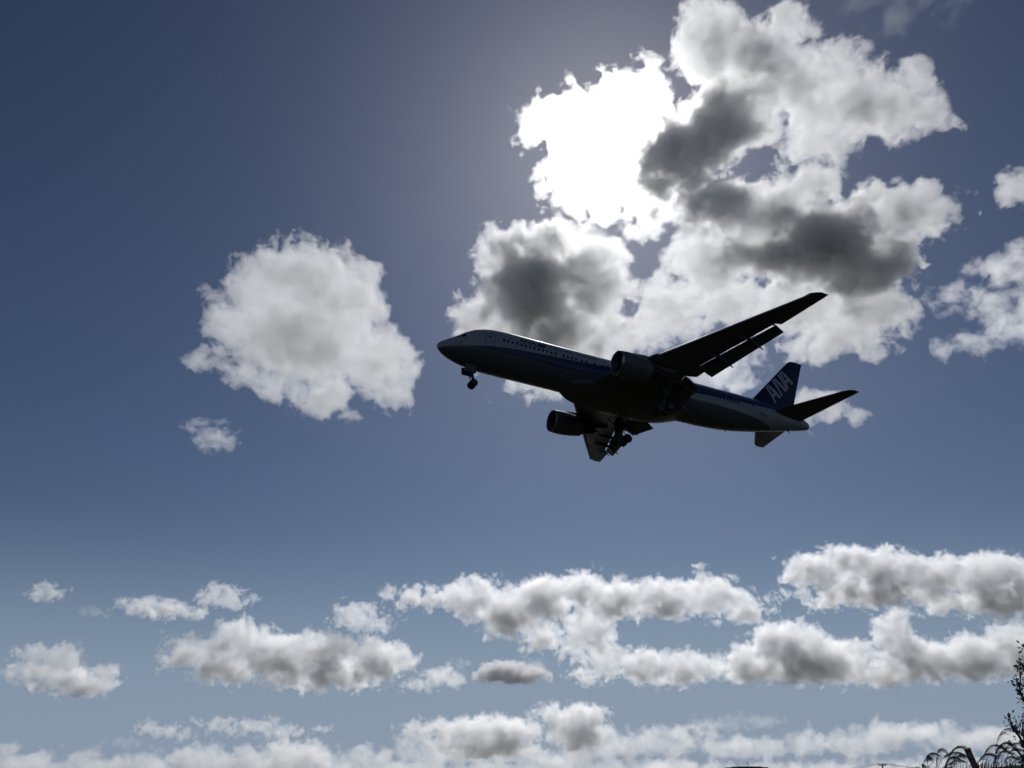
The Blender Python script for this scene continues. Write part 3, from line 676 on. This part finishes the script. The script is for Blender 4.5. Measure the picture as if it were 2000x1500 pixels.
grass_clump(1802, 1505, 7.0, [(1846, 1468, .10, .55), (1832, 1474, .07, .5), (1812, 1478, .03, .4)], 'plume grass with a hooked tip left of the marker stake', 2)
grass_clump(1822, 1505, 6.8, [(1881, 1460, .05, .45), (1876, 1470, .04, .35), (1868, 1480, .05, .5)], 'plume grass arching longest towards the marker stake', 3)
grass_clump(1848, 1503, 7.0, [(1884, 1476, .03, .5), (1882, 1486, .03, .5)], 'thin low plume grass just left of the marker stake', 4)
grass_clump(1906, 1500, 7.0, [(1952, 1458, .06, .5), (1962, 1464, .09, .5), (1940, 1475, .06, .5)], 'bushy plume grass just right of the marker stake', 5)
grass_clump(1922, 1498, 6.8, [(1990, 1430, .13, .5), (1978, 1455, .09, .5), (1972, 1470, .07, .55)], 'tallest plume grass, bending over at the right', 6)
grass_clump(1950, 1497, 7.2, [(2004, 1455, .07, .5), (1998, 1466, .07, .5), (2012, 1478, .05, .5), (1985, 1480, .05, .5)], 'dense plume grass in front of the leafy tree', 7)
# short turf over the embankment
m = MB(); r = random.Random(11)
for k in range(9000):
    x, y = r.uniform(.5, 9), r.uniform(5.2, 11); p = Vector((x, y, bank(x, y) - .01)); ln = r.uniform(.03, .10) * (1.2 if r.random() < .15 else 1)
    a = r.uniform(.1, .9); ribbon(m, [p, p + Vector((ln * a * .4, r.uniform(-.2, .2) * ln, ln * .7)), p + Vector((ln * a, r.uniform(-.3, .3) * ln, ln))], r.uniform(.004, .008))
tag(m.build('grass', leafg, None, None), kind='stuff')

bark = mat('bark', (.05, .04, .03), .9, vary=.3, scale=20, bump=.4)
leafm = mat('tree_leaf', (.035, .05, .02), .6, vary=.45, scale=6)
def leaf(m, p, d, s, r):
    d = d.normalized(); n_ = Vector((r.uniform(-1, 1), r.uniform(-1, 1), r.uniform(-1, 1))).normalized(); b = d.cross(n_).normalized(); up = b.cross(d) * .12
    m.add([p, p + d * s * .35 + b * s * .24 + up * s, p + d * s * .75 + b * s * .17 + up * s, p + d * s, p + d * s * .75 - b * s * .17 + up * s, p + d * s * .35 - b * s * .24 + up * s], [(0, 1, 2, 3), (0, 3, 4, 5)])
def plant(name, base, branches, label, cat, seed, lsz, nl):
    r = random.Random(seed); o = empty(name, base); tag(o, label, cat)
    tr, fo = MB(), MB()
    for pts, r0, leafy in branches:
        P = [p - base for p in pts]; tr.tube(P, [r0 * (1 - .8 * i / (len(P) - 1)) for i in range(len(P))], 7)
        if leafy <= 0: continue
        for i in range(len(P) - 1):
            L_ = (P[i + 1] - P[i]).length
            for k in range(int(nl * L_ * leafy)):
                q = P[i].lerp(P[i + 1], r.random()); d = (P[i + 1] - P[i]).normalized() * .6 + Vector((r.gauss(0, 1), r.gauss(0, 1), r.gauss(.2, .8))) * .6
                tw = q + d.normalized() * r.uniform(.0, .075) * leafy
                leaf(fo, tw, d, lsz * r.uniform(.6, 1.25), r)
    tr.build('trunk', bark, o, 60); fo.build('crown', leafm, o, None)
def A(u, v, y=9.0): return at(u, v, y)
tb = A(2050, 1540); tb.z = bank(tb.x, tb.y) - .05
plant('leafy_tree', tb, [
  ([tb, A(2046, 1470), A(2036, 1400), A(2030, 1330), A(2024, 1270), A(2010, 1210), A(2012, 1150)], .05, .0),
  ([A(2036, 1410, 9.1), A(2012, 1385, 9.1), A(1997, 1362), A(1990, 1340), A(1986, 1330)], .018, 1.0),
  ([A(1997, 1362), A(1992, 1350, 8.9), A(1993, 1330), A(1991, 1312), A(1994, 1298)], .012, .55),
  ([A(2030, 1340), A(2012, 1322), A(2003, 1305, 9.1), A(1996, 1296), A(1991, 1300)], .016, 1.0),
  ([A(2028, 1310), A(2012, 1285), A(2003, 1270), A(2000, 1262)], .014, 1.1),
  ([A(2024, 1280), A(2030, 1240), A(2040, 1200)], .014, 1.2),
  ([A(2046, 1460), A(2080, 1400), A(2110, 1340), A(2120, 1280)], .03, 1.6),
  ([A(2030, 1330), A(2070, 1290), A(2095, 1240), A(2090, 1190)], .02, 1.6)],
  'leafy tree cut by the right edge above the plume grasses', 'tree', 5, .036, 230)
sb = A(2020, 1525, 8.2); sb.z = bank(sb.x, sb.y) - .03
B_ = lambda u, v: at(u, v, 8.2)
plant('shrub', sb, [
  ([sb, B_(2006, 1470), B_(1992, 1440), B_(1980, 1424), B_(1973, 1406), B_(1972, 1396)], .016, .9),
  ([B_(1992, 1440), B_(1985, 1430), B_(1978, 1420), B_(1970, 1414)], .008, .7),
  ([sb, B_(2000, 1480), B_(1982, 1462), B_(1968, 1450)], .016, .25),
  ([B_(2004, 1466), B_(2000, 1440), B_(1998, 1420), B_(1996, 1402)], .012, 1.1),
  ([B_(1990, 1440), B_(1985, 1422), B_(1984, 1408)], .006, .35),
  ([sb, B_(2012, 1480), B_(2004, 1490), B_(1990, 1486)], .012, 1.1),
  ([sb, B_(2030, 1460), B_(2034, 1420)], .014, 1.3)],
  'small leafy shrub under the tree among the plume grasses', 'shrub', 9, .03, 230)
